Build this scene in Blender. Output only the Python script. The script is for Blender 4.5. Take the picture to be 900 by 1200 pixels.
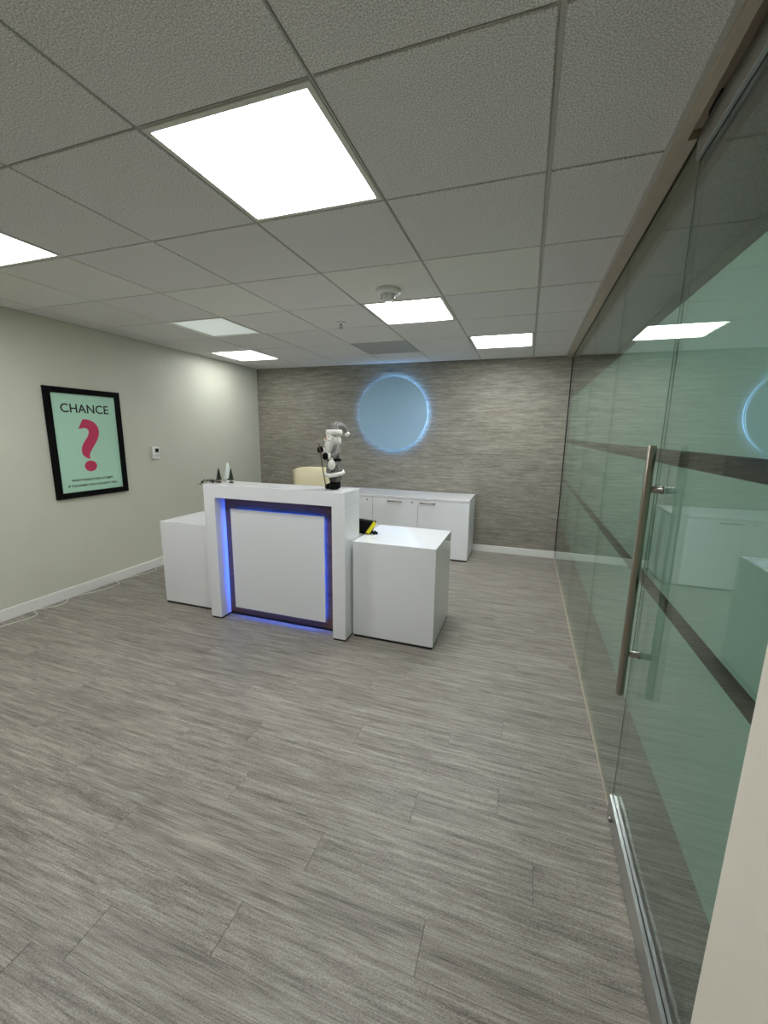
import bpy, bmesh, math, random
from mathutils import Vector, Matrix
random.seed(7)
PI = math.pi
for o in list(bpy.data.objects): bpy.data.objects.remove(o)
scene = bpy.context.scene
C = scene.collection

# ------------------------------------------------------------------ camera
F_PX, YAW, PITCH, ROLL, EYE = 481.28, 0.327824, -0.188157, 0.01338, 1.5258
def cam_axes():
    cy, sy, cp, sp = math.cos(YAW), math.sin(YAW), math.cos(PITCH), math.sin(PITCH)
    fwd = Vector((-sy*cp, cy*cp, sp)); right = Vector((cy, sy, 0)); up = right.cross(fwd)
    cr, sr = math.cos(ROLL), math.sin(ROLL)
    return cr*right + sr*up, -sr*right + cr*up, fwd
cr_, cu_, cf_ = cam_axes()
cam_data = bpy.data.cameras.new('camera')
cam = bpy.data.objects.new('camera', cam_data); C.objects.link(cam)
cam.matrix_world = Matrix(((cr_.x, cu_.x, -cf_.x, 0), (cr_.y, cu_.y, -cf_.y, 0), (cr_.z, cu_.z, -cf_.z, EYE), (0, 0, 0, 1)))
cam_data.sensor_fit = 'VERTICAL'; cam_data.sensor_height = 24; cam_data.lens = F_PX/1200*24
cam_data.clip_start = 0.02; cam_data.clip_end = 60
scene.camera = cam

# ------------------------------------------------------------------ world, exposure
world = bpy.data.worlds.new('world'); scene.world = world; world.use_nodes = True
world.node_tree.nodes['Background'].inputs[0].default_value = (0.6, 0.65, 0.7, 1)
world.node_tree.nodes['Background'].inputs[1].default_value = 0.02
vs = scene.view_settings
vs.view_transform = 'Standard'; vs.look = 'None'; vs.gamma = 1; vs.use_curve_mapping = False
vs.exposure = 1.1
PANEL_LIGHT = 10.0        # ceiling panels
DIM_LIGHT = 0.16          # the weak panel
BLUE_LIGHT = 13.0         # desk LED
DISC_LIGHT = 3.8          # LED ring behind the wall disc

# ------------------------------------------------------------------ materials
def lin(c):
    return tuple(((v/255)/12.92 if v/255 <= .04045 else ((v/255+.055)/1.055)**2.4) for v in c) + (1,)
def new_mat(name):
    m = bpy.data.materials.new(name); m.use_nodes = True
    return m, m.node_tree.nodes, m.node_tree.links, m.node_tree.nodes['Principled BSDF']
def plain(name, rgb, rough=.5, metal=0, coat=0, noise=0.0, nscale=60, bump=0, ior=1.5):
    m, n, l, b = new_mat(name)
    col = lin(rgb)
    b.inputs['Base Color'].default_value = col
    b.inputs['Roughness'].default_value = rough; b.inputs['Metallic'].default_value = metal
    b.inputs['Coat Weight'].default_value = coat; b.inputs['Coat Roughness'].default_value = .04
    b.inputs['IOR'].default_value = ior
    if noise or bump:
        tc = n.new('ShaderNodeTexCoord'); nz = n.new('ShaderNodeTexNoise')
        nz.inputs['Scale'].default_value = nscale; nz.inputs['Detail'].default_value = 4
        l.new(tc.outputs['Object'], nz.inputs['Vector'])
        if noise:
            r = n.new('ShaderNodeValToRGB')
            r.color_ramp.elements[0].position = .35; r.color_ramp.elements[1].position = .65
            r.color_ramp.elements[0].color = tuple(v*(1-noise) for v in col[:3]) + (1,)
            r.color_ramp.elements[1].color = tuple(min(1, v*(1+noise)) for v in col[:3]) + (1,)
            l.new(nz.outputs['Fac'], r.inputs['Fac']); l.new(r.outputs['Color'], b.inputs['Base Color'])
        if bump:
            bp = n.new('ShaderNodeBump'); bp.inputs['Strength'].default_value = bump; bp.inputs['Distance'].default_value = .004
            l.new(nz.outputs['Fac'], bp.inputs['Height']); l.new(bp.outputs['Normal'], b.inputs['Normal'])
    return m
def emit(name, rgb, strength, base=(235, 235, 235)):
    m, n, l, b = new_mat(name)
    b.inputs['Base Color'].default_value = lin(base)
    b.inputs['Emission Color'].default_value = lin(rgb); b.inputs['Emission Strength'].default_value = strength
    b.inputs['Roughness'].default_value = .4
    return m
def streaks(name, dark, mid, light, along='x', rough=.45, scale_long=1.0, scale_fine=90, per_object=True, spec=.4, bump=.12, tone=.12):
    """linear fibre pattern running along x; rgb stops in sRGB"""
    m, n, l, b = new_mat(name)
    tc = n.new('ShaderNodeTexCoord'); src = tc.outputs['Object']
    info = n.new('ShaderNodeObjectInfo')
    if per_object:
        mul = n.new('ShaderNodeMath'); mul.operation = 'MULTIPLY'; mul.inputs[1].default_value = 53.7
        l.new(info.outputs['Random'], mul.inputs[0])
        add = n.new('ShaderNodeVectorMath'); add.operation = 'ADD'
        l.new(src, add.inputs[0]); l.new(mul.outputs[0], add.inputs[1]); src = add.outputs[0]
    def layer(sx, sy, detail, rough_):
        mp = n.new('ShaderNodeMapping'); mp.inputs['Scale'].default_value = (sx, sy, sy)
        nz = n.new('ShaderNodeTexNoise'); nz.inputs['Scale'].default_value = 1; nz.inputs['Detail'].default_value = detail
        nz.inputs['Roughness'].default_value = rough_
        l.new(src, mp.inputs['Vector']); l.new(mp.outputs[0], nz.inputs['Vector'])
        return nz.outputs['Fac']
    a = layer(1.6*scale_long, scale_fine*.45, 3, .55)
    c = layer(5*scale_long, scale_fine*2.2, 2, .6)
    d = layer(170, 300, 2, .6)
    e = layer(.9*scale_long, scale_fine*.12, 2, .5)
    def mix(x, y, f):
        mx = n.new('ShaderNodeMix'); mx.data_type = 'FLOAT'; mx.inputs[0].default_value = f
        l.new(x, mx.inputs[2]); l.new(y, mx.inputs[3]); return mx.outputs[0]
    v = mix(mix(mix(a, c, .5), d, .34), e, .10)
    r = n.new('ShaderNodeValToRGB'); cr = r.color_ramp
    cr.elements[0].position = .36; cr.elements[0].color = lin(dark)
    cr.elements[1].position = .66; cr.elements[1].color = lin(light)
    k = cr.elements.new(.50); k.color = lin(mid)
    l.new(v, r.inputs['Fac'])
    out = r.outputs['Color']
    if per_object and tone:
        mr = n.new('ShaderNodeMapRange'); mr.inputs['To Min'].default_value = 1-tone; mr.inputs['To Max'].default_value = 1+tone
        l.new(info.outputs['Random'], mr.inputs['Value'])
        vm = n.new('ShaderNodeVectorMath'); vm.operation = 'SCALE'
        l.new(out, vm.inputs[0]); l.new(mr.outputs[0], vm.inputs['Scale']); out = vm.outputs[0]
    l.new(out, b.inputs['Base Color'])
    b.inputs['Roughness'].default_value = rough; b.inputs['Specular IOR Level'].default_value = spec
    if bump:
        bp = n.new('ShaderNodeBump'); bp.inputs['Strength'].default_value = bump; bp.inputs['Distance'].default_value = .003
        l.new(v, bp.inputs['Height']); l.new(bp.outputs['Normal'], b.inputs['Normal'])
    return m
def glass_mat(name, tint):
    m, n, l, b = new_mat(name)
    n.remove(b); out = n['Material Output']
    tr = n.new('ShaderNodeBsdfTransparent'); tr.inputs[0].default_value = tint
    gl = n.new('ShaderNodeBsdfGlossy'); gl.inputs['Roughness'].default_value = 0.0; gl.inputs['Color'].default_value = (.95, 1, .97, 1)
    lw = n.new('ShaderNodeLayerWeight'); lw.inputs['Blend'].default_value = .5
    pw = n.new('ShaderNodeMath'); pw.operation = 'POWER'; pw.inputs[1].default_value = 5
    ma = n.new('ShaderNodeMath'); ma.operation = 'MULTIPLY_ADD'; ma.inputs[1].default_value = .96; ma.inputs[2].default_value = .04
    mx = n.new('ShaderNodeMixShader')
    l.new(lw.outputs['Facing'], pw.inputs[0]); l.new(pw.outputs[0], ma.inputs[0]); l.new(ma.outputs[0], mx.inputs[0])
    l.new(tr.outputs[0], mx.inputs[1]); l.new(gl.outputs[0], mx.inputs[2]); l.new(mx.outputs[0], out.inputs['Surface'])
    return m

M = {}
M['plank'] = streaks('vinyl_plank', (90, 85, 78), (147, 140, 130), (196, 189, 177), scale_fine=120, scale_long=1.9, rough=.42, spec=.35, tone=.02)
M['wallpaper'] = streaks('linear_wallcovering', (104, 99, 91), (146, 140, 129), (190, 183, 169), scale_fine=100, scale_long=2.6, per_object=False, rough=.5, spec=.3, bump=.2)
M['wood'] = streaks('dark_walnut', (78, 55, 45), (112, 80, 63), (140, 104, 82), scale_fine=40, per_object=False, rough=.35, bump=.05)
M['paint'] = plain('greige_paint', (207, 207, 190), .55, noise=.015, nscale=3)
M['cream'] = plain('cream_paint', (246, 239, 224), .6, noise=.02, nscale=8)
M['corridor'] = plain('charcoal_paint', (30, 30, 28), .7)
M['edge'] = plain('dark_glass_edge', (30, 42, 36), .4)
M['tan'] = plain('tan_header', (186, 174, 156), .55, noise=.03, nscale=20)
M['trim'] = plain('white_trim', (236, 236, 230), .35)
M['tile'] = plain('ceiling_tile', (226, 223, 220), .95, noise=.32, nscale=230, bump=.35, ior=1.2)
M['tile_pale'] = plain('ceiling_tile_pale', (232, 229, 222), .95, noise=.26, nscale=230, bump=.3, ior=1.2)
M['grid'] = plain('grid_metal', (188, 184, 176), .45)
M['slot'] = plain('grid_slot', (60, 58, 55), .7)
M['plenum'] = plain('plenum', (40, 40, 40), .9)
M['white'] = plain('gloss_white', (243, 244, 247), .06, coat=.3)
M['white_satin'] = plain('satin_white', (240, 242, 244), .3)
M['kick'] = plain('black_kick', (18, 18, 18), .5)
M['steel'] = plain('brushed_steel', (168, 165, 158), .28, metal=1)
M['steel_dark'] = plain('bronze_steel', (164, 156, 144), .3, metal=1)
M['alu'] = plain('aluminium', (196, 198, 196), .3, metal=1)
M['black'] = plain('black_satin', (3, 3, 3), .75, ior=1.25)
M['rubber'] = plain('black_rubber', (22, 22, 22), .7)
M['film'] = plain('frosted_film', (163, 186, 174), .6, noise=.01, nscale=5)
M['glass'] = glass_mat('clear_glass', (.86, .915, .888, 1))
M['panel_on'] = emit('panel_lit', (250, 253, 255), PANEL_LIGHT)
M['panel_soft'] = emit('panel_lit_softer', (250, 253, 255), PANEL_LIGHT*.5)
M['panel_dim'] = emit('panel_weak', (238, 250, 246), DIM_LIGHT, (225, 228, 225))
M['lamp_frame'] = plain('lamp_frame', (226, 224, 214), .4)
M['vent'] = plain('vent_grey', (186, 184, 180), .6)
M['blue_led'] = emit('blue_led', (10, 88, 255), BLUE_LIGHT)
M['disc_led'] = emit('ice_blue_led', (120, 185, 255), DISC_LIGHT)
M['disc'] = plain('blue_disc', (164, 199, 226), .42)
M['poster'] = plain('mint_paper', (180, 222, 196), .5)
M['ink'] = plain('black_ink', (22, 24, 24), .6)
M['pink'] = plain('pink_ink', (200, 52, 92), .5)
M['plastic'] = plain('white_plastic', (232, 232, 228), .4)
M['screen'] = plain('dark_screen', (40, 46, 46), .2)
M['cord'] = plain('white_cord', (228, 226, 214), .5)
M['chair'] = plain('cream_leather', (226, 216, 178), .45, bump=.15, nscale=120)
M['yellow'] = plain('yellow_plastic', (236, 222, 20), .4)
M['coat'] = plain('grey_knit', (128, 124, 121), .95, noise=.6, nscale=110, bump=.5)
M['knit_dark'] = plain('dark_grey_knit', (104, 101, 98), .95, noise=.5, nscale=140, bump=.5)
M['fur'] = plain('white_fur', (232, 230, 222), .95, noise=.08, nscale=220, bump=.8)
M['skin'] = plain('clay_face', (214, 172, 146), .6)
M['pine'] = plain('dark_pine', (38, 48, 38), .9, noise=.35, nscale=300)
M['snowpine'] = plain('white_pine', (226, 230, 226), .9, noise=.06, nscale=300)
M['twig'] = plain('twig_brown', (84, 66, 48), .8)
M['berry'] = plain('dark_berry', (38, 26, 26), .3)
M['acrylic'] = plain('clear_dome', (225, 226, 224), .1)

# ------------------------------------------------------------------ mesh helpers
def box(bm, x0, x1, y0, y1, z0, z1):
    v = [bm.verts.new(p) for p in ((x0,y0,z0),(x1,y0,z0),(x1,y1,z0),(x0,y1,z0),(x0,y0,z1),(x1,y0,z1),(x1,y1,z1),(x0,y1,z1))]
    for f in ((0,3,2,1),(4,5,6,7),(0,1,5,4),(1,2,6,5),(2,3,7,6),(3,0,4,7)): bm.faces.new([v[i] for i in f])
    return v
def bbox(x0, x1, y0, y1, z0, z1, bev=0, seg=2):
    bm = bmesh.new(); box(bm, x0, x1, y0, y1, z0, z1)
    if bev: bmesh.ops.bevel(bm, geom=bm.edges[:], offset=bev, segments=seg, profile=.5, affect='EDGES')
    return bm
def lathe(bm, prof, seg=24, center=(0, 0), wob=None, scale=(1, 1)):
    rings = []
    for r, z in prof:
        if r <= 1e-6: rings.append([bm.verts.new((center[0], center[1], z))]); continue
        ring = []
        for i in range(seg):
            a = 2*PI*i/seg; k = wob(i, z) if wob else 1
            ring.append(bm.verts.new((center[0]+r*k*scale[0]*math.cos(a), center[1]+r*k*scale[1]*math.sin(a), z)))
        rings.append(ring)
    for a, b in zip(rings, rings[1:]):
        for i in range(seg):
            j = (i+1) % seg
            if len(a) == 1 and len(b) == 1: continue
            if len(a) == 1: bm.faces.new((a[0], b[j], b[i]))
            elif len(b) == 1: bm.faces.new((a[i], a[j], b[0]))
            else: bm.faces.new((a[i], a[j], b[j], b[i]))
    if len(rings[0]) > 1: bm.faces.new(rings[0][::-1])
    if len(rings[-1]) > 1: bm.faces.new(rings[-1])
    return bm
def tube(bm, pts, rad, seg=10, caps=True):
    pts = [Vector(p) for p in pts]
    if not hasattr(rad, '__len__'): rad = [rad]*len(pts)
    rings = []; ref = None
    for i, p in enumerate(pts):
        d = (pts[min(i+1, len(pts)-1)] - pts[max(i-1, 0)]).normalized()
        if ref is None: ref = Vector((0, 0, 1)) if abs(d.z) < .9 else Vector((1, 0, 0))
        u = d.cross(ref).normalized(); w = u.cross(d).normalized(); ref = w
        rings.append([bm.verts.new(p + rad[i]*(math.cos(2*PI*k/seg)*u + math.sin(2*PI*k/seg)*w)) for k in range(seg)])
    for a, b in zip(rings, rings[1:]):
        for k in range(seg):
            j = (k+1) % seg; bm.faces.new((a[k], b[k], b[j], a[j]))
    if caps: bm.faces.new(rings[0]); bm.faces.new(rings[-1][::-1])
    return bm
def ball(bm, c, r, sx=1, sy=1, sz=1, seg=14):
    ret = bmesh.ops.create_uvsphere(bm, u_segments=seg, v_segments=max(6, seg*2//3), radius=r)
    for v in ret['verts']: v.co = Vector((c[0]+v.co.x*sx, c[1]+v.co.y*sy, c[2]+v.co.z*sz))
    return bm
def rot_bm(bm, mat): bmesh.ops.transform(bm, matrix=mat, verts=bm.verts[:]); return bm
def mesh_of(name, bm, mat, smooth=False):
    bmesh.ops.recalc_face_normals(bm, faces=bm.faces[:])
    me = bpy.data.meshes.new(name); bm.to_mesh(me); bm.free(); me.materials.append(mat)
    if smooth:
        for p in me.polygons: p.use_smooth = True
    return me
def part(name, bm, mat, parent=None, loc=None, smooth=False, label=None):
    me = bm if isinstance(bm, bpy.types.Mesh) else mesh_of(name, bm, mat, smooth)
    o = bpy.data.objects.new(name, me); C.objects.link(o)
    if parent: o.parent = parent
    if loc is not None: o.location = loc
    if label: o['label'] = label
    return o
def thing(name, label, cat, loc=(0, 0, 0), rz=0, group=None):
    o = bpy.data.objects.new(name, None); C.objects.link(o); o.empty_display_size = .05
    o.location = loc; o.rotation_euler = (0, 0, rz); o['label'] = label; o['category'] = cat
    if group: o['group'] = group
    return o
def struct(name, bm, mat, label, cat):
    o = part(name, bm, mat); o['kind'] = 'structure'; o['label'] = label; o['category'] = cat
    return o
def struct_empty(name, label, cat, loc=(0, 0, 0)):
    o = bpy.data.objects.new(name, None); C.objects.link(o); o.location = loc
    o['kind'] = 'structure'; o['label'] = label; o['category'] = cat
    return o

# ------------------------------------------------------------------ room dimensions
H = 2.4468; XL = -3.891; XG = .436; YB = 5.449; YF = -1.35; XC = 2.05
T = .61; GX = .0014; GY = 1.1424

# floor: 4 ft x 6 in vinyl planks laid across the room
floor = struct('floor', bbox(XL-.1, XC+.1, YF-.1, YB+.1, -.06, -.008), M['slot'], 'grey streaked vinyl plank floor', 'floor')
PW_, PL_ = .1522, 1.219
offs = {0: -1.173, 1: -.776, 2: -.194, 3: -.635, 4: .131, 5: -.333, 6: -.004, 7: -.712, 8: -.263, 9: -.012, 10: .42, 11: -.626, 12: -.26, 13: .043}
GAP = .0006
shared = {}
k0 = int(math.floor((YF-.585)/PW_)); k1 = int(math.ceil((YB-.585)/PW_))
for k in range(k0, k1):
    ya = max(.585+k*PW_, YF); yb = min(.585+(k+1)*PW_, YB)
    if yb-ya < .01: continue
    off = offs.get(k, random.uniform(-.6, .6))
    x = off - PL_*math.ceil((off-XL)/PL_)
    while x < XC:
        xa, xb = max(x, XL), min(x+PL_, XC)
        x += PL_
        if xb-xa < .02: continue
        key = (round(xb-xa, 3), round(yb-ya, 3))
        if key not in shared:
            shared[key] = mesh_of('plank', bbox(-(xb-xa)/2+GAP, (xb-xa)/2-GAP, -(yb-ya)/2+GAP*.25, (yb-ya)/2-GAP*.25, -.008, 0, .0004, 1), M['plank'])
        part('plank', shared[key], None, floor, ((xa+xb)/2, (ya+yb)/2, 0))

# walls
struct('wall_left', bbox(XL-.1, XL, YF, YB, 0, H+.1), M['paint'], 'plain greige painted side wall', 'wall')
struct('wall_back', bbox(XL-.1, XC+.1, YB, YB+.1, 0, H+.1), M['wallpaper'], 'grey horizontally streaked wall covering behind the desk', 'wall')
struct('wall_front', bbox(XL-.1, XC+.1, YF-.1, YF, 0, H+.1), M['paint'], 'plain painted wall behind the viewer', 'wall')
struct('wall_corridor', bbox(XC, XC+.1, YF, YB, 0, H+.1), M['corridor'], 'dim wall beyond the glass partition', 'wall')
struct('wall_jamb', bbox(.40, .52, YF, .80, 0, H+.1, .003), M['cream'], 'cream painted wall end beside the glass door', 'wall')
struct('baseboard_left', bbox(XL, XL+.014, YF, YB, .0005, .095, .003), M['trim'], 'white baseboard below the greige wall', 'baseboard')
struct('baseboard_back', bbox(XL+.014, .434, YB-.014, YB, .0005, .092, .003), M['trim'], 'white baseboard below the streaked wall', 'baseboard')

# ceiling: slab above, panels, slotted grid
ceil = struct('ceiling', bbox(XL-.1, XC+.1, YF-.1, YB+.1, H+.055, H+.12), M['plenum'], 'suspended ceiling of speckled grey square tiles', 'ceiling')
XH = .372      # where the tiles stop at the header above the glass
xs = [XL] + [GX+i*T for i in range(-6, 1)] + [XH]
ys = [YF] + [GY+j*T for j in range(-4, 8)]
ys = [y for y in ys if YF <= y < YB-.01] + [YB]
LIT = {(-2, 0), (-5, 0), (-2, 3), (-1, 5), (-6, 5)}
DIM = {(-5, 3)}
VENT = {(-3, 5)}
REV = .0055
pan_cache = {}
def cell_index(xa, ya): return (round((xa-GX)/T), round((ya-GY)/T))
pale = {(-5, 1), (-4, 2), (-6, 1), (-2, 2), (-1, 2)}
for xa, xb in zip(xs, xs[1:]):
    for ya, yb in zip(ys, ys[1:]):
        ij = cell_index(xa, ya)
        full = abs(xb-xa-T) < .01 and abs(yb-ya-T) < .01
        if full and (ij in LIT or ij in DIM or ij in VENT): continue
        key = (round(xb-xa, 3), round(yb-ya, 3), ij in pale)
        w, d = xb-xa, yb-ya
        if w < .05 or d < .05: rv = .003
        else: rv = REV
        if key not in pan_cache:
            bm = bbox(-w/2+rv, w/2-rv, -d/2+rv, d/2-rv, 0, .018, .0015, 1)
            pan_cache[key] = mesh_of('ceiling_panel', bm, M['tile_pale'] if ij in pale else M['tile'])
        part('ceiling_panel', pan_cache[key], None, ceil, ((xa+xb)/2, (ya+yb)/2, H))
def grid_bar(a, b, axis):
    L = b-a; bm = bmesh.new()
    for s0, s1, z in ((-.009, -.0016, .004), (.0016, .009, .004)):
        if axis == 'y': box(bm, s0, s1, 0, L, z, z+.02)
        else: box(bm, 0, L, s0, s1, z, z+.02)
    o = mesh_of('grid_bar', bm, M['grid'])
    bm = bmesh.new()
    if axis == 'y': box(bm, -.0016, .0016, 0, L, .013, .02)
    else: box(bm, 0, L, -.0016, .0016, .013, .02)
    return o, mesh_of('slot', bm, M['slot'])
def put_bar(x, y, L, axis, cache={}):
    key = (round(L, 3), axis)
    if key not in cache: cache[key] = grid_bar(0, L, axis)
    g = part('grid_bar', cache[key][0], None, ceil, (x, y, H)); part('slot', cache[key][1], None, g)
for x in xs[1:-1]: put_bar(x, YF, YB-YF, 'y')
part('grid_cap', bbox(GX-.001, GX+.012, YF, YB, H-.002, H+.012, .001, 1), M['grid'], ceil)
for y in ys[1:-1]:
    for xa, xb in zip(xs, xs[1:]): put_bar(xa+.009, y, xb-xa-.018, 'x')
bm = bbox(XL, XL+.016, YF, YB, H-.002, H+.02); part('wall_angle', bm, M['grid'], ceil)
bm = bbox(XH-.016, XH, .0+YF, YB, H-.002, H+.02); part('wall_angle', bm, M['grid'], ceil)

# ------------------------------------------------------------------ glass partition
wr = struct_empty('wall_right', 'green tinted glass partition with frosted bands and clear stripes', 'glass partition', (XG, 0, 0))
FILM = [(.50, .985), (1.035, 1.438), (1.487, 1.955)]
GT = .010
def pane(y0, y1, z0, z1, parent, ox=0):
    g = part('glass_pane', bbox(0, GT, y0, y1, z0, z1), M['glass'], parent, (ox, 0, 0), label='clear green tinted glass')
    for a, b in FILM:
        part('frosted_band', bbox(GT+.0003, GT+.0013, y0+.001, y1-.001, a, b), M['film'], g, label='frosted film band on the glass')
    return g
seams = [1.662, 2.65, 3.68, 4.62, YB-.004]
for a, b in zip(seams, seams[1:]): pane(a+.0007, b-.0007, .006, H-.004, wr)
part('sealant', bbox(-.005, .015, seams[0], YB-.001, .0004, .006, .001), M['tan'], wr, label='thin grey floor channel under the glass')
part('wall_channel', bbox(-.006, .016, YB-.006, YB-.0005, .01, H-.03), M['rubber'], wr)
part('edge_seal', bbox(.0, .0015, 1.6575, 1.6605, .10, 2.39), M['edge'], wr, label='dark glass edge beside the door')
part('header', bbox(XH-XG, -.004, 1.69, YB, H-.016, H+.05, .002), M['tan'], wr, label='tan header trim above the glass')
part('header', bbox(.0145, .10, YF, YB, H-.016, H+.05, .002), M['tan'], wr)
part('header', bbox(XH-XG, XH-XG+.032, .80, 1.69, H-.016, H+.05, .002), M['tan'], wr)
part('header', bbox(XH-XG, -.0365, YF, .7995, H-.016, H+.05, .002), M['tan'], wr)
part('header', bbox(XH-XG+.034, .0125, .80, 1.69, H+.012, H+.05), M['tan'], wr)
part('header', bbox(.10, XC-XG, YF, YB, H-.01, H+.05), M['tile'], wr, label='ceiling beyond the glass')

# glass door
dr = struct_empty('door_1', 'frameless glass door with metal rails and a tall bar handle', 'door', (XG, 0, 0))
pane(.805, 1.6555, .0990, 2.3515, dr)
part('bottom_rail', bbox(-.013, GT+.013, .803, 1.655, .006, .0970, .0008, 1), M['alu'], dr, label='brushed metal bottom rail')
part('gasket', bbox(-.0015, GT+.0015, .803, 1.655, .0971, .0988), M['rubber'], dr, label='black glazing gasket')
part('top_rail', bbox(-.013, GT+.013, .803, 1.655, 2.3535, 2.428, .0008, 1), M['alu'], dr, label='brushed metal top rail')
part('gasket', bbox(-.0015, GT+.0015, .803, 1.655, 2.3517, 2.3534), M['rubber'], dr)
part('pivot_block', bbox(-.010, .018, 1.52, 1.60, 2.4285, 2.452, .002), M['rubber'], dr)
bm = bmesh.new(); lathe(bm, [(.011, 0), (.011, .010), (.006, .014), (0, .014)], 16)
rot_bm(bm, Matrix.Rotation(-PI/2, 4, 'Y')); part('lock_bolt', bm, M['steel'], dr, (-.013, 1.58, .05), True)
HX, HY = -.047, 1.568
bm = bmesh.new(); lathe(bm, [(0, .60), (.0125, .60), (.0135, .602), (.0135, 1.498), (.0125, 1.50), (0, 1.50)], 20)
hd = part('handle', bm, M['steel_dark'], dr, (HX, HY, 0), True, 'long vertical steel bar handle')
for z in (1.355, .762):
    bm = bmesh.new(); lathe(bm, [(0, .010), (.006, .010), (.0115, .0165), (.0115, .041), (.0135, .0412), (.0135, .0468), (0, .0468)], 18)
    rot_bm(bm, Matrix.Rotation(PI/2, 4, 'Y')); part('post', bm, M['steel'], hd, (0, 0, z), True)

# ------------------------------------------------------------------ ceiling lamps, vent, detector, sprinkler
lamp_labels = {(-2, 0): 'lit square ceiling panel one tile away from the door header',
               (-5, 0): 'lit square ceiling panel over the floor in front of the framed poster',
               (-2, 3): 'lit square ceiling panel next to the round smoke detector',
               (-1, 5): 'lit square ceiling panel by the streaked wall near the glass partition',
               (-6, 5): 'lit square ceiling panel in the corner of greige wall and streaked wall',
               (-5, 3): 'weakly glowing square ceiling panel above the white side cabinet'}
for ij in sorted(LIT | DIM):
    cx, cy = GX+(ij[0]+.5)*T, GY+(ij[1]+.5)*T
    t = thing('ceiling_light', lamp_labels[ij], 'ceiling light', (cx, cy, H), 0, 'square ceiling light panels')
    o_, i_ = T/2-.0092, T/2-.028
    bm = bmesh.new()
    for s in (-1, 1):
        box(bm, min(s*i_, s*o_), max(s*i_, s*o_), -o_, o_, -.001, .03)
        box(bm, -i_, i_, min(s*i_, s*o_), max(s*i_, s*o_), -.001, .03)
    part('frame', bm, M['lamp_frame'], t)
    part('diffuser', bbox(-i_, i_, -i_, i_, .012, .018), M['panel_dim' if ij in DIM else 'panel_soft' if ij == (-6, 5) else 'panel_on'], t,
         label='dimly glowing diffuser' if ij in DIM else 'glowing white diffuser')
for ij in VENT:
    cx, cy = GX+(ij[0]+.5)*T, GY+(ij[1]+.5)*T
    t = thing('ceiling_vent', 'grey perforated return air vent in the ceiling', 'vent', (cx, cy, H))
    o_, i_ = T/2-.0095, T/2-.03
    bm = bmesh.new()
    for s in (-1, 1):
        box(bm, min(s*i_, s*o_), max(s*i_, s*o_), -o_, o_, 0, .02)
        box(bm, -i_, i_, min(s*i_, s*o_), max(s*i_, s*o_), 0, .02)
    part('frame', bm, M['vent'], t)
    sm = mesh_of('slat', bbox(-i_, i_, -.0075, .0075, .002, .006), M['vent'])
    nsl = 28
    for q in range(nsl): part('slat', sm, None, t, (0, -i_+(q+.5)*2*i_/nsl, 0))
    part('backing', bbox(-i_, i_, -i_, i_, .015, .02), M['slot'], t)
t = thing('smoke_detector', 'round white smoke detector with clear dome on ceiling tile', 'smoke detector', (-.925, 2.745, H))
bm = bmesh.new(); lathe(bm, [(0, 0), (.078, 0), (.080, -.004), (.080, -.020), (.074, -.027), (.050, -.030), (0, -.030)], 32); part('base', bm, M['plastic'], t, smooth=True)
bm = bmesh.new(); lathe(bm, [(0, -.030), (.048, -.030), (.044, -.052), (.028, -.066), (0, -.070)], 24); part('dome', bm, M['acrylic'], t, smooth=True)
for a in range(6):
    bm = bbox(-.003, .003, .030, .049, -.060, -.029, .001, 1); rot_bm(bm, Matrix.Rotation(a*PI/3, 4, 'Z')); part('rib', bm, M['grid'], t)
t = thing('sprinkler', 'small white fire sprinkler head on ceiling tile', 'sprinkler', (-1.56, 3.39, H))
bm = bmesh.new(); lathe(bm, [(0, 0), (.040, 0), (.042, -.004), (.036, -.010), (.016, -.012), (0, -.012)], 24); part('escutcheon', bm, M['plastic'], t, smooth=True)
bm = bmesh.new(); lathe(bm, [(.010, -.011), (.009, -.024), (.0, -.024)], 14); part('stem', bm, M['steel'], t, smooth=True)
bm = bmesh.new()
for s in (-1, 1): tube(bm, [(s*.009, 0, -.022), (s*.014, 0, -.034), (s*.004, 0, -.046)], .0025, 8)
part('yoke', bm, M['steel'], t)
bm = bmesh.new(); lathe(bm, [(0, -.045), (.018, -.045), (.019, -.048), (0, -.049)], 16); part('deflector', bm, M['steel'], t)

# ------------------------------------------------------------------ reception desk
DX0, DX1, DY, DZ = -2.385, -1.165, 2.578, 1.12
LEG = .103; DB = 2.842
t = thing('reception_desk', 'white reception desk portal with dark wood recess and blue glowing edge', 'reception desk', ((DX0+DX1)/2, DY, 0))
hw = (DX1-DX0)/2
part('leg', bbox(-hw, -hw+LEG, 0, DB-DY, .016, DZ-LEG+.0, .001, 1), M['white'], t, label='gloss white upright')
part('leg', bbox(hw-LEG, hw, 0, DB-DY, .016, DZ-LEG+.0, .001, 1), M['white'], t, label='gloss white upright')
part('top', bbox(-hw, hw, 0, DB-DY, DZ-LEG, DZ, .0015, 1), M['white'], t, label='gloss white counter top')
part('toe_kick', bbox(-hw+.004, -hw+LEG-.004, .004, DB-DY-.004, .0005, .016), M['kick'], t)
part('toe_kick', bbox(hw-LEG+.004, hw-.004, .004, DB-DY-.004, .0005, .016), M['kick'], t)
part('back_panel', bbox(-hw+LEG, hw-LEG, .118, .138, .022, DZ-LEG), M['wood'], t, label='dark walnut recessed panel')
part('toe_kick', bbox(-hw+LEG, hw-LEG, .122, .138, .0005, .022), M['kick'], t)
px0, px1, pz0, pz1 = -2.205+1.775, -1.372+1.775, .085, .920
part('front_panel', bbox(px0, px1, .082, .098, pz0, pz1, .0015, 1), M['white_satin'], t, label='floating white square front panel')
bm = bmesh.new(); i_ = .030
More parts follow.
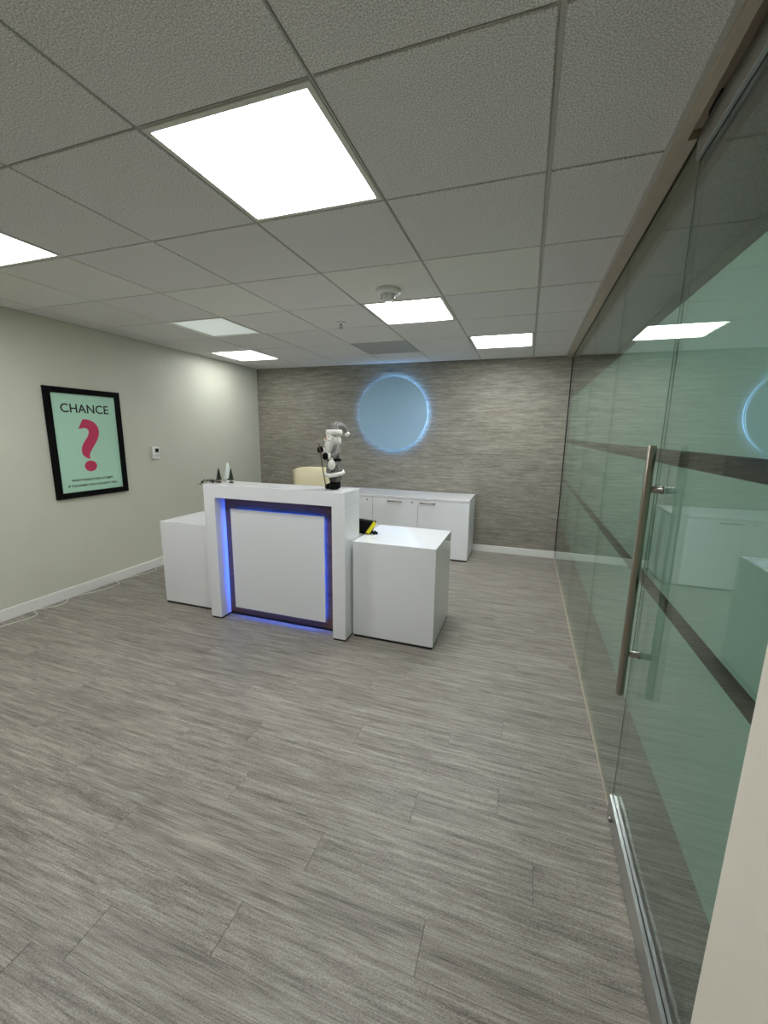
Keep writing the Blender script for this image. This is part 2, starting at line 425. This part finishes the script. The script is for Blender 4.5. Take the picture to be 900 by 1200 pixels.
box(bm, px0+i_, px1-i_, .0985, .1165, pz1-i_-.010, pz1-i_); box(bm, px0+i_, px1-i_, .0985, .1165, pz0+i_, pz0+i_+.010)
box(bm, px0+i_, px0+i_+.010, .0985, .1165, pz0+i_+.010, pz1-i_-.010); box(bm, px1-i_-.010, px1-i_, .0985, .1165, pz0+i_+.010, pz1-i_-.010)
part('led_strip', bm, M['blue_led'], t, label='blue LED strip behind the front panel')
part('worktop', bbox(-hw+.002, hw-.002, DB-DY+.002, .712, .715, .75, .001, 1), M['white'], t, label='white inner worktop')

def side_cabinet(x0, x1, label):
    w = (x1-x0)/2
    t = thing('side_cabinet', label, 'cabinet', ((x0+x1)/2, 2.69, 0), 0, None)
    part('body', bbox(-w, w, .0, .60, .018, .724, .001, 1), M['white'], t)
    part('top', bbox(-w, w, .0, .60, .7245, .75, .001, 1), M['white'], t)
    part('toe_kick', bbox(-w+.004, w-.004, .004, .59, .0005, .018), M['kick'], t)
    return t
side_cabinet(-2.985, DX0-.002, 'low gloss white cabinet joined to the desk towards the poster wall')
side_cabinet(DX1+.012, -.533, 'low gloss white cabinet joined to the desk towards the glass partition')

# ------------------------------------------------------------------ credenza along the back wall
CU = [-2.997, -2.402, -1.808, -1.212, -.583]
CM = (CU[0]+CU[-1])/2
t = thing('credenza', 'long low white credenza with drawer fronts along the streaked wall', 'credenza', (CM, 4.86, 0))
for q, (a, b) in enumerate(zip(CU, CU[1:])):
    w = (b-a)/2; c = (a+b)/2-CM
    part('cabinet_body', bbox(c-w+.0005, c+w-.0005, .019, .562, .02, .738), M['white_satin'], t)
    part('toe_kick', bbox(c-w+.01, c+w-.01, .03, .55, .0005, .02), M['kick'], t)
    d = part('door', bbox(c-w+.003, c+w-.003, 0, .018, .022, .732, .0012, 1), M['white'], t)
    hx = c if q < 3 else c-w+.125
    hm = bmesh.new(); tube(hm, [(hx-.095, -.026, .700), (hx+.095, -.026, .700)], .0075, 10)
    for s in (-1, 1): tube(hm, [(hx+s*.08, 0, .700), (hx+s*.08, -.024, .700)], .0045, 8)
    part('handle', hm, M['steel_dark'], d, smooth=True, label='steel bar handle')
    if q < 3:
        lm = bmesh.new(); tube(lm, [(c+w-.075, .001, .698), (c+w-.075, -.004, .698)], .012, 14); part('lock', lm, M['steel'], d, label='small round lock')
part('worktop', bbox(CU[0]-CM, CU[-1]-CM, -.004, .575, .7385, .7655, .0012, 1), M['white'], t)

# ------------------------------------------------------------------ backlit wall disc
t = thing('wall_disc', 'large round blue-grey wall sign disc with glowing halo edge', 'wall sign', (-1.735, YB, 1.790))
def ycyl(bm, r, y0, y1, seg=72, r_in=None):
    if r_in is None:
        lathe(bm, [(0, y0), (r-.002, y0), (r, y0+.002), (r, y1), (0, y1)], seg)
    else:
        lathe(bm, [(r_in, y0), (r, y0), (r, y1), (r_in, y1), (r_in, y0)], seg)
    return rot_bm(bm, Matrix.Rotation(-PI/2, 4, 'X'))
part('disc', ycyl(bmesh.new(), .480, -.062, -.046), M['disc'], t, label='smooth blue-grey disc face')
def ring(r0, r1, y0, y1, seg=72):
    bm = bmesh.new(); vs_ = []
    for i in range(seg):
        a = 2*PI*i/seg; c, s = math.cos(a), math.sin(a)
        vs_.append([bm.verts.new((r*c, y, r*s)) for r, y in ((r0, y0), (r1, y0), (r1, y1), (r0, y1))])
    for i in range(seg):
        A, B = vs_[i], vs_[(i+1) % seg]
        for k in range(4): bm.faces.new((A[k], A[(k+1) % 4], B[(k+1) % 4], B[k]))
    return bm
part('led_ring', ring(.464, .474, -.0455, -.014), M['disc_led'], t, label='ice blue LED ring')
part('mount', ring(.30, .40, -.0455, -.0005), M['plastic'], t)

# ------------------------------------------------------------------ poster on the left wall
PY0, PY1, PZ0, PZ1 = 2.452, 3.142, .912, 1.890
pc = ((PY0+PY1)/2, (PZ0+PZ1)/2); pw, ph = (PY1-PY0)/2, (PZ1-PZ0)/2
t = thing('framed_poster', 'mint green motivational poster in a black frame on the greige wall', 'poster', (XL, pc[0], pc[1]))
fw = .050
bm = bmesh.new()
for s in (-1, 1):
    box(bm, .0005, .026, min(s*(pw-fw), s*pw), max(s*(pw-fw), s*pw), -ph, ph)
    box(bm, .0005, .026, -pw+fw, pw-fw, min(s*(ph-fw), s*ph), max(s*(ph-fw), s*ph))
part('frame', bm, M['black'], t, label='black frame')
pp = part('print', bbox(.002, .012, -pw+fw, pw-fw, -ph+fw, ph-fw), M['poster'], t, label='mint green printed sheet')
def lettering(txt, size, yc, zc, mat, bold=0, xs_=1.0, parent=None, space=1.0):
    cu = bpy.data.curves.new('lettering', 'FONT'); cu.body = txt; cu.size = size; cu.align_x = 'CENTER'; cu.align_y = 'CENTER'
    cu.extrude = .0004; cu.offset = bold; cu.space_character = space
    tmp = bpy.data.objects.new('tmp', cu); C.objects.link(tmp)
    bpy.context.view_layer.update()
    me = bpy.data.meshes.new_from_object(tmp.evaluated_get(bpy.context.evaluated_depsgraph_get()))
    bpy.data.objects.remove(tmp)
    me.materials.clear(); me.materials.append(mat); me.name = 'lettering'
    # text plane x,y -> wall plane: reading direction runs along +y of the room
    me.transform(Matrix(((0, 0, 1, 0), (1*xs_, 0, 0, 0), (0, 1, 0, 0), (0, 0, 0, 1))))
    o = bpy.data.objects.new('lettering', me); C.objects.link(o); o.parent = parent; o.location = (.0126, yc, zc)
    return o
lettering('CHANCE', .108, 0, ph-fw-.130, M['ink'], .0012, 1.0, pp, 1.02)['label'] = 'black word CHANCE'
lettering('?', .655, 0, -.046, M['pink'], .011, 1.15, pp)['label'] = 'large pink question mark'
lettering('WHAT WOULD YOU ATTEMPT', .0285, 0, -ph+fw+.105, M['ink'], .0006, 1.0, pp)
lettering("IF YOU KNEW YOU COULDN'T FAIL?", .0285, 0, -ph+fw+.055, M['ink'], .0006, 1.0, pp)

# thermostat
t = thing('thermostat', 'small white thermostat with dark screen on the greige wall', 'thermostat', (XL, 3.52, 1.285))
part('body', bbox(.0005, .026, -.045, .045, -.068, .068, .004), M['plastic'], t)
part('screen', bbox(.0255, .0275, -.012, .032, .008, .048), M['screen'], t)
for s in (-.5, .5): part('button', bbox(.0255, .028, s*.035-.010, s*.035+.010, -.038, -.022, .001, 1), M['grid'], t)

# cord lying along the left baseboard
pts = []
keys = [(1.80, .10), (1.92, .115), (2.04, .145), (2.11, .12), (2.13, .045), (2.17, .020), (2.22, .06), (2.27, .095), (2.34, .10), (2.39, .06), (2.43, .022), (2.50, .025), (2.57, .06),
        (2.66, .10), (2.80, .125), (2.87, .10), (2.90, .03), (3.0, .022), (3.08, .05), (3.2, .085), (3.32, .09), (3.37, .03), (3.48, .024), (3.58, .06), (3.74, .07), (3.8, .03), (3.95, .025)]
def catmull(P, n=6):
    out = []
    for i in range(len(P)-1):
        p0, p1, p2, p3 = (Vector(P[max(i-1, 0)]), Vector(P[i]), Vector(P[i+1]), Vector(P[min(i+2, len(P)-1)]))
        for k in range(n):
            u = k/n
            out.append(.5*((2*p1)+(p2-p0)*u+(2*p0-5*p1+4*p2-p3)*u*u+(3*p1-p0-3*p2+p3)*u**3))
    out.append(Vector(P[-1])); return out
bm = bmesh.new(); tube(bm, catmull([(XL+d, y, .0045) for y, d in keys]), .0038, 8)
o = part('power_cord', bm, M['cord'], smooth=True); o['label'] = 'thin white cord looping along the white baseboard'; o['category'] = 'cord'

# ------------------------------------------------------------------ cream office chair behind the desk
t = thing('office_chair', 'cream upholstered office chair behind the reception desk', 'chair', (-2.04, 3.62, 0), .10)
bm = bmesh.new()
nx, nz = 14, 12; grid = {}
for side in (0, 1):
    for i in range(nx+1):
        for j in range(nz+1):
            u = -1+2*i/nx; v = j/nz
            wdt = .205+.042*v
            x = u*wdt; z = .56+v*.615 - .035*abs(u)**5*(v > .5)*v
            bulge = (1-abs(u)**4)*(1-abs(2*v-1)**6)
            y = .20 + .05*v - .05*u*u*-1*0 + (.045*u*u)*-1 + (1 if side else -1)*(.012+.036*bulge)
            grid[side, i, j] = bm.verts.new((x, y, z))
for side in (0, 1):
    for i in range(nx):
        for j in range(nz): bm.faces.new((grid[side, i, j], grid[side, i+1, j], grid[side, i+1, j+1], grid[side, i, j+1]))
for i in range(nx):
    for j in (0, nz): bm.faces.new((grid[0, i, j], grid[0, i+1, j], grid[1, i+1, j], grid[1, i, j]))
for j in range(nz):
    for i in (0, nx): bm.faces.new((grid[0, i, j], grid[0, i, j+1], grid[1, i, j+1], grid[1, i, j]))
part('backrest', bm, M['chair'], t, smooth=True)
part('seat', bbox(-.235, .235, -.25, .22, .44, .53, .035, 4), M['chair'], t, smooth=True)
bm = bmesh.new(); tube(bm, [(0, .20, .45), (0, .27, .46), (0, .285, .56), (0, .27, .72)], .016, 10); part('back_bracket', bm, M['steel'], t, smooth=True)
bm = bmesh.new(); lathe(bm, [(0, .10), (.028, .10), (.028, .26), (.018, .26), (.018, .44), (0, .44)], 18); part('gas_lift', bm, M['steel'], t, smooth=True)
for k in range(5):
    a = 2*PI*k/5+.3; c, s = math.cos(a), math.sin(a)
    bm = bmesh.new(); tube(bm, [(.02*c, .02*s, .115), (.16*c, .16*s, .10), (.29*c, .29*s, .075)], [.022, .018, .013], 10)
    lg = part('leg', bm, M['steel'], t, smooth=True)
    bm = bmesh.new(); tube(bm, [(.29*c-.018*s, .29*s+.018*c, .031), (.29*c+.018*s, .29*s-.018*c, .031)], .030, 14); part('caster', bm, M['rubber'], lg)

# ------------------------------------------------------------------ things on the desk
# bearded winter figurine, built facing -y and turned
t = thing('figurine', 'bearded winter figurine in grey knit coat and long drooping hat on the counter', 'figurine', (-1.318, 2.735, DZ), -.5)
for s in (-1, 1):
    bm = bmesh.new()
    ball(bm, (s*.026, -.020, .020), .025, 1.0, 1.9, .95, 14); tube(bm, [(s*.026, .006, .012), (s*.026, .006, .062)], [.024, .025], 12)
    for v in bm.verts: v.co.z = max(v.co.z, .0004)
    part('boot', bm, M['black'], t, smooth=True)
    bm = bmesh.new(); tube(bm, [(s*.024, .006, .050), (s*.026, .006, .080), (s*.024, .004, .125)], [.024, .034, .030], 12); part('trouser_leg', bm, M['knit_dark'], t, smooth=True)
bm = bmesh.new(); lathe(bm, [(0, .108), (.058, .108), (.064, .118), (.060, .16), (.050, .22), (.047, .27), (.040, .315), (.022, .335), (0, .34)], 24, wob=lambda i, z: 1+.05*math.sin(i*PI/3)*(z < .2))
part('coat', bm, M['coat'], t, smooth=True)
bm = bmesh.new(); lathe(bm, [(.050, .106), (.066, .102), (.076, .110), (.072, .128), (.050, .134)], 28, wob=lambda i, z: 1+.05*math.sin(i*2.3)); rot_bm(bm, Matrix.Translation((0, 0, .118)) @ Matrix.Rotation(.18, 4, 'X') @ Matrix.Translation((0, 0, -.118))); part('fur_hem', bm, M['fur'], t, smooth=True)
bm = bmesh.new(); lathe(bm, [(.045, .205), (.0535, .207), (.0535, .224), (.045, .226)], 24); part('belt', bm, M['black'], t, smooth=True)
for s in (-1, 1):
    bm = bmesh.new(); tube(bm, [(s*.036, 0, .310), (s*.062, -.012, .275), (s*.060, -.040, .245), (s*.040, -.078, .262 - s*.022)], [.020, .021, .020, .019], 12); ar = part('arm', bm, M['coat'], t, smooth=True)
    bm = bmesh.new(); tube(bm, [(s*.046, -.068, .258 - s*.018), (s*.038, -.082, .263 - s*.022)], [.023, .023], 12); part('cuff', bm, M['fur'], ar, smooth=True)
    bm = bmesh.new(); ball(bm, (s*.032, -.099, .266 - s*.022), .021, 1, 1.1, 1.25, 12); ball(bm, (s*.016, -.096, .274 - s*.022), .009, 1, 1, 1.4, 8); part('mitten', bm, M['black'], ar, smooth=True)
bm = bmesh.new(); ball(bm, (0, -.004, .370), .040, .95, 1, 1.08, 18); part('head', bm, M['skin'], t, smooth=True)
bm = bmesh.new(); ball(bm, (0, -.072, .368), .010, 1, 1, .9, 10); part('nose', bm, M['skin'], t, smooth=True)
for s in (-1, 1):
    bm = bmesh.new(); ball(bm, (s*.016, -.062, .381), .0045, 1, .6, 1, 8); part('eye', bm, M['black'], t)
bm = bmesh.new()
tube(bm, catmull([(0, -.014, .392), (0, -.030, .360), (0, -.044, .318), (0, -.054, .275), (0, -.060, .228)], 4), [.030, .034, .037, .038, .0385, .038, .037, .036, .034, .032, .029, .026, .023, .019, .014, .009, .002], 16)
for s in (-1, 1): ball(bm, (s*.018, -.060, .356), .015, 1.4, .8, .6, 10); ball(bm, (s*.034, .004, .352), .024, .8, 1.3, 1.7, 12)
part('beard', bm, M['fur'], t, smooth=True)
bm = bmesh.new(); lathe(bm, [(.034, .386), (.054, .388), (.061, .408), (.054, .430), (.034, .432)], 24, wob=lambda i, z: 1+.03*math.sin(i*2.9)); part('hat_brim', bm, M['fur'], t, smooth=True)
bm = bmesh.new(); tube(bm, catmull([(0, -.004, .405), (0, 0, .436), (0, .018, .452), (0, .052, .456), (0, .088, .444), (0, .112, .416)], 4),
     [.050 - .0019*k for k in range(21)], 16); part('hat', bm, M['coat'], t, smooth=True)
bm = bmesh.new(); ball(bm, (0, .118, .400), .019, seg=12); part('pompom', bm, M['fur'], t, smooth=True)
bm = bmesh.new(); tube(bm, [(-.012, -.066, .001), (-.016, -.090, .15), (-.018, -.118, .330)], .004, 8); part('walking_stick', bm, M['twig'], t, smooth=True)
bm = bmesh.new()
ball(bm, (.058, -.066, .185), .030, .9, .9, 1.25, 14); ball(bm, (.058, -.066, .226), .012, 1, 1, 1, 10)
part('sack', bm, M['fur'], t, smooth=True, label='small white sack held at the side')

def mini_tree(x, y, h, r, mat, label, base=True):
    t = thing('miniature_tree', label, 'ornament', (x, y, DZ))
    bm = bmesh.new(); zt = h*.20; n = 7
    for k in range(n):
        z0 = zt + (h-zt)*k/n; z1 = zt+(h-zt)*(k+1.7)/n if k < n-1 else h
        rr = r*(1-k/n*.86)
        lathe(bm, [(0, z0+.002), (rr, z0), (rr*.35, z1*.7+z0*.3), (0, min(z1, h))], 18, wob=lambda i, z, k=k: 1.0 if (i+k) % 2 else .68)
    part('needles', bm, mat, t)
    bm = bmesh.new(); tube(bm, [(0, 0, .004), (0, 0, zt+.01)], r*.16, 8); part('trunk', bm, M['twig'], t)
    bm = bmesh.new(); lathe(bm, [(0, .0005), (r*.75, .0005), (r*.75, h*.05), (r*.45, h*.10), (0, h*.10)], 16); part('base', bm, M['twig'] if base else mat, t)
mini_tree(-2.335, 2.705, .118, .026, M['pine'], 'miniature dark pine tree beside the sprig on the counter')
mini_tree(-2.300, 2.775, .158, .040, M['snowpine'], 'miniature white pine tree standing between two dark ones', False)
mini_tree(-2.236, 2.730, .118, .026, M['pine'], 'miniature dark pine tree beside the white one, further from the sprig')

t = thing('berry_sprig', 'small artificial evergreen sprig with dark berry at the counter corner', 'ornament', (-2.385, 2.66, DZ))
stem = catmull([(.062, .012, .006), (.02, .004, .008), (-.03, -.002, .012), (-.066, -.006, .002), (-.090, -.010, -.016)], 5)
bm = bmesh.new(); tube(bm, stem, .0022, 6); st = part('stem', bm, M['twig'], t)
lm = bmesh.new()
box(lm, 0, .001, -.0005, .0005, 0, .0005); lm.free()
for k in range(30):
    p = stem[random.randrange(2, len(stem))]; a = random.uniform(0, 2*PI); L = random.uniform(.024, .044)
    d = Vector((math.cos(a)*.8-.4, math.sin(a)*.7, random.uniform(.1, 1.0) if p.x > -.02 else random.uniform(-.4, 1.0))).normalized()
    u = d.cross(Vector((0, 0, 1))).normalized()*.006; w = u.cross(d).normalized()*.0012
    bm = bmesh.new()
    vv = [bm.verts.new(p), bm.verts.new(p+d*L*.5+u), bm.verts.new(p+d*L), bm.verts.new(p+d*L*.5-u), bm.verts.new(p+d*L*.5+w), bm.verts.new(p+d*L*.5-w)]
    for f in ((0, 1, 4), (1, 2, 4), (2, 3, 4), (3, 0, 4), (1, 0, 5), (2, 1, 5), (3, 2, 5), (0, 3, 5)): bm.faces.new([vv[i] for i in f])
    part('leaf', bm, M['pine'], st)
bm = bmesh.new(); ball(bm, (.040, -.016, .0145), .0138, seg=12); part('berry', bm, M['berry'], t, smooth=True)

# black box with slanted yellow band, small black knob on the side cabinet
t = thing('black_box', 'black upright case with slanted yellow flap on the side cabinet', 'box', (-1.145, 2.955, .7505))
bm = bmesh.new()
prof = [(-.075, 0), (.034, 0), (.066, .098), (-.075, .108)]
f = [bm.verts.new((x, -.030, z)) for x, z in prof]; b_ = [bm.verts.new((x, .030, z)) for x, z in prof]
bm.faces.new(f); bm.faces.new(b_[::-1])
for k in range(4): bm.faces.new((f[k], b_[k], b_[(k+1) % 4], f[(k+1) % 4]))
part('body', bm, M['black'], t)
bm = bmesh.new()
prof = [(.004, .014), (.032, .006), (.090, .086), (.070, .110)]
f = [bm.verts.new((x, -.040, z)) for x, z in prof]; b_ = [bm.verts.new((x, -.031, z)) for x, z in prof]
bm.faces.new(f); bm.faces.new(b_[::-1])
for k in range(4): bm.faces.new((f[k], b_[k], b_[(k+1) % 4], f[(k+1) % 4]))
part('flap', bm, M['yellow'], t, label='bright yellow slanted flap')
t = thing('knob', 'small black four-lobed knob lying on the side cabinet', 'knob', (-1.075, 2.945, .7505))
bm = bmesh.new(); lathe(bm, [(0, 0), (.014, 0), (.019, .004), (.019, .018), (.012, .022), (0, .022)], 32, wob=lambda i, z: 1+.32*math.cos(4*2*PI*i/32)); part('grip', bm, M['black'], t, smooth=True)
bm = bmesh.new(); tube(bm, [(.0, 0, .022), (0, 0, .030)], .007, 12); part('stud', bm, M['rubber'], t)
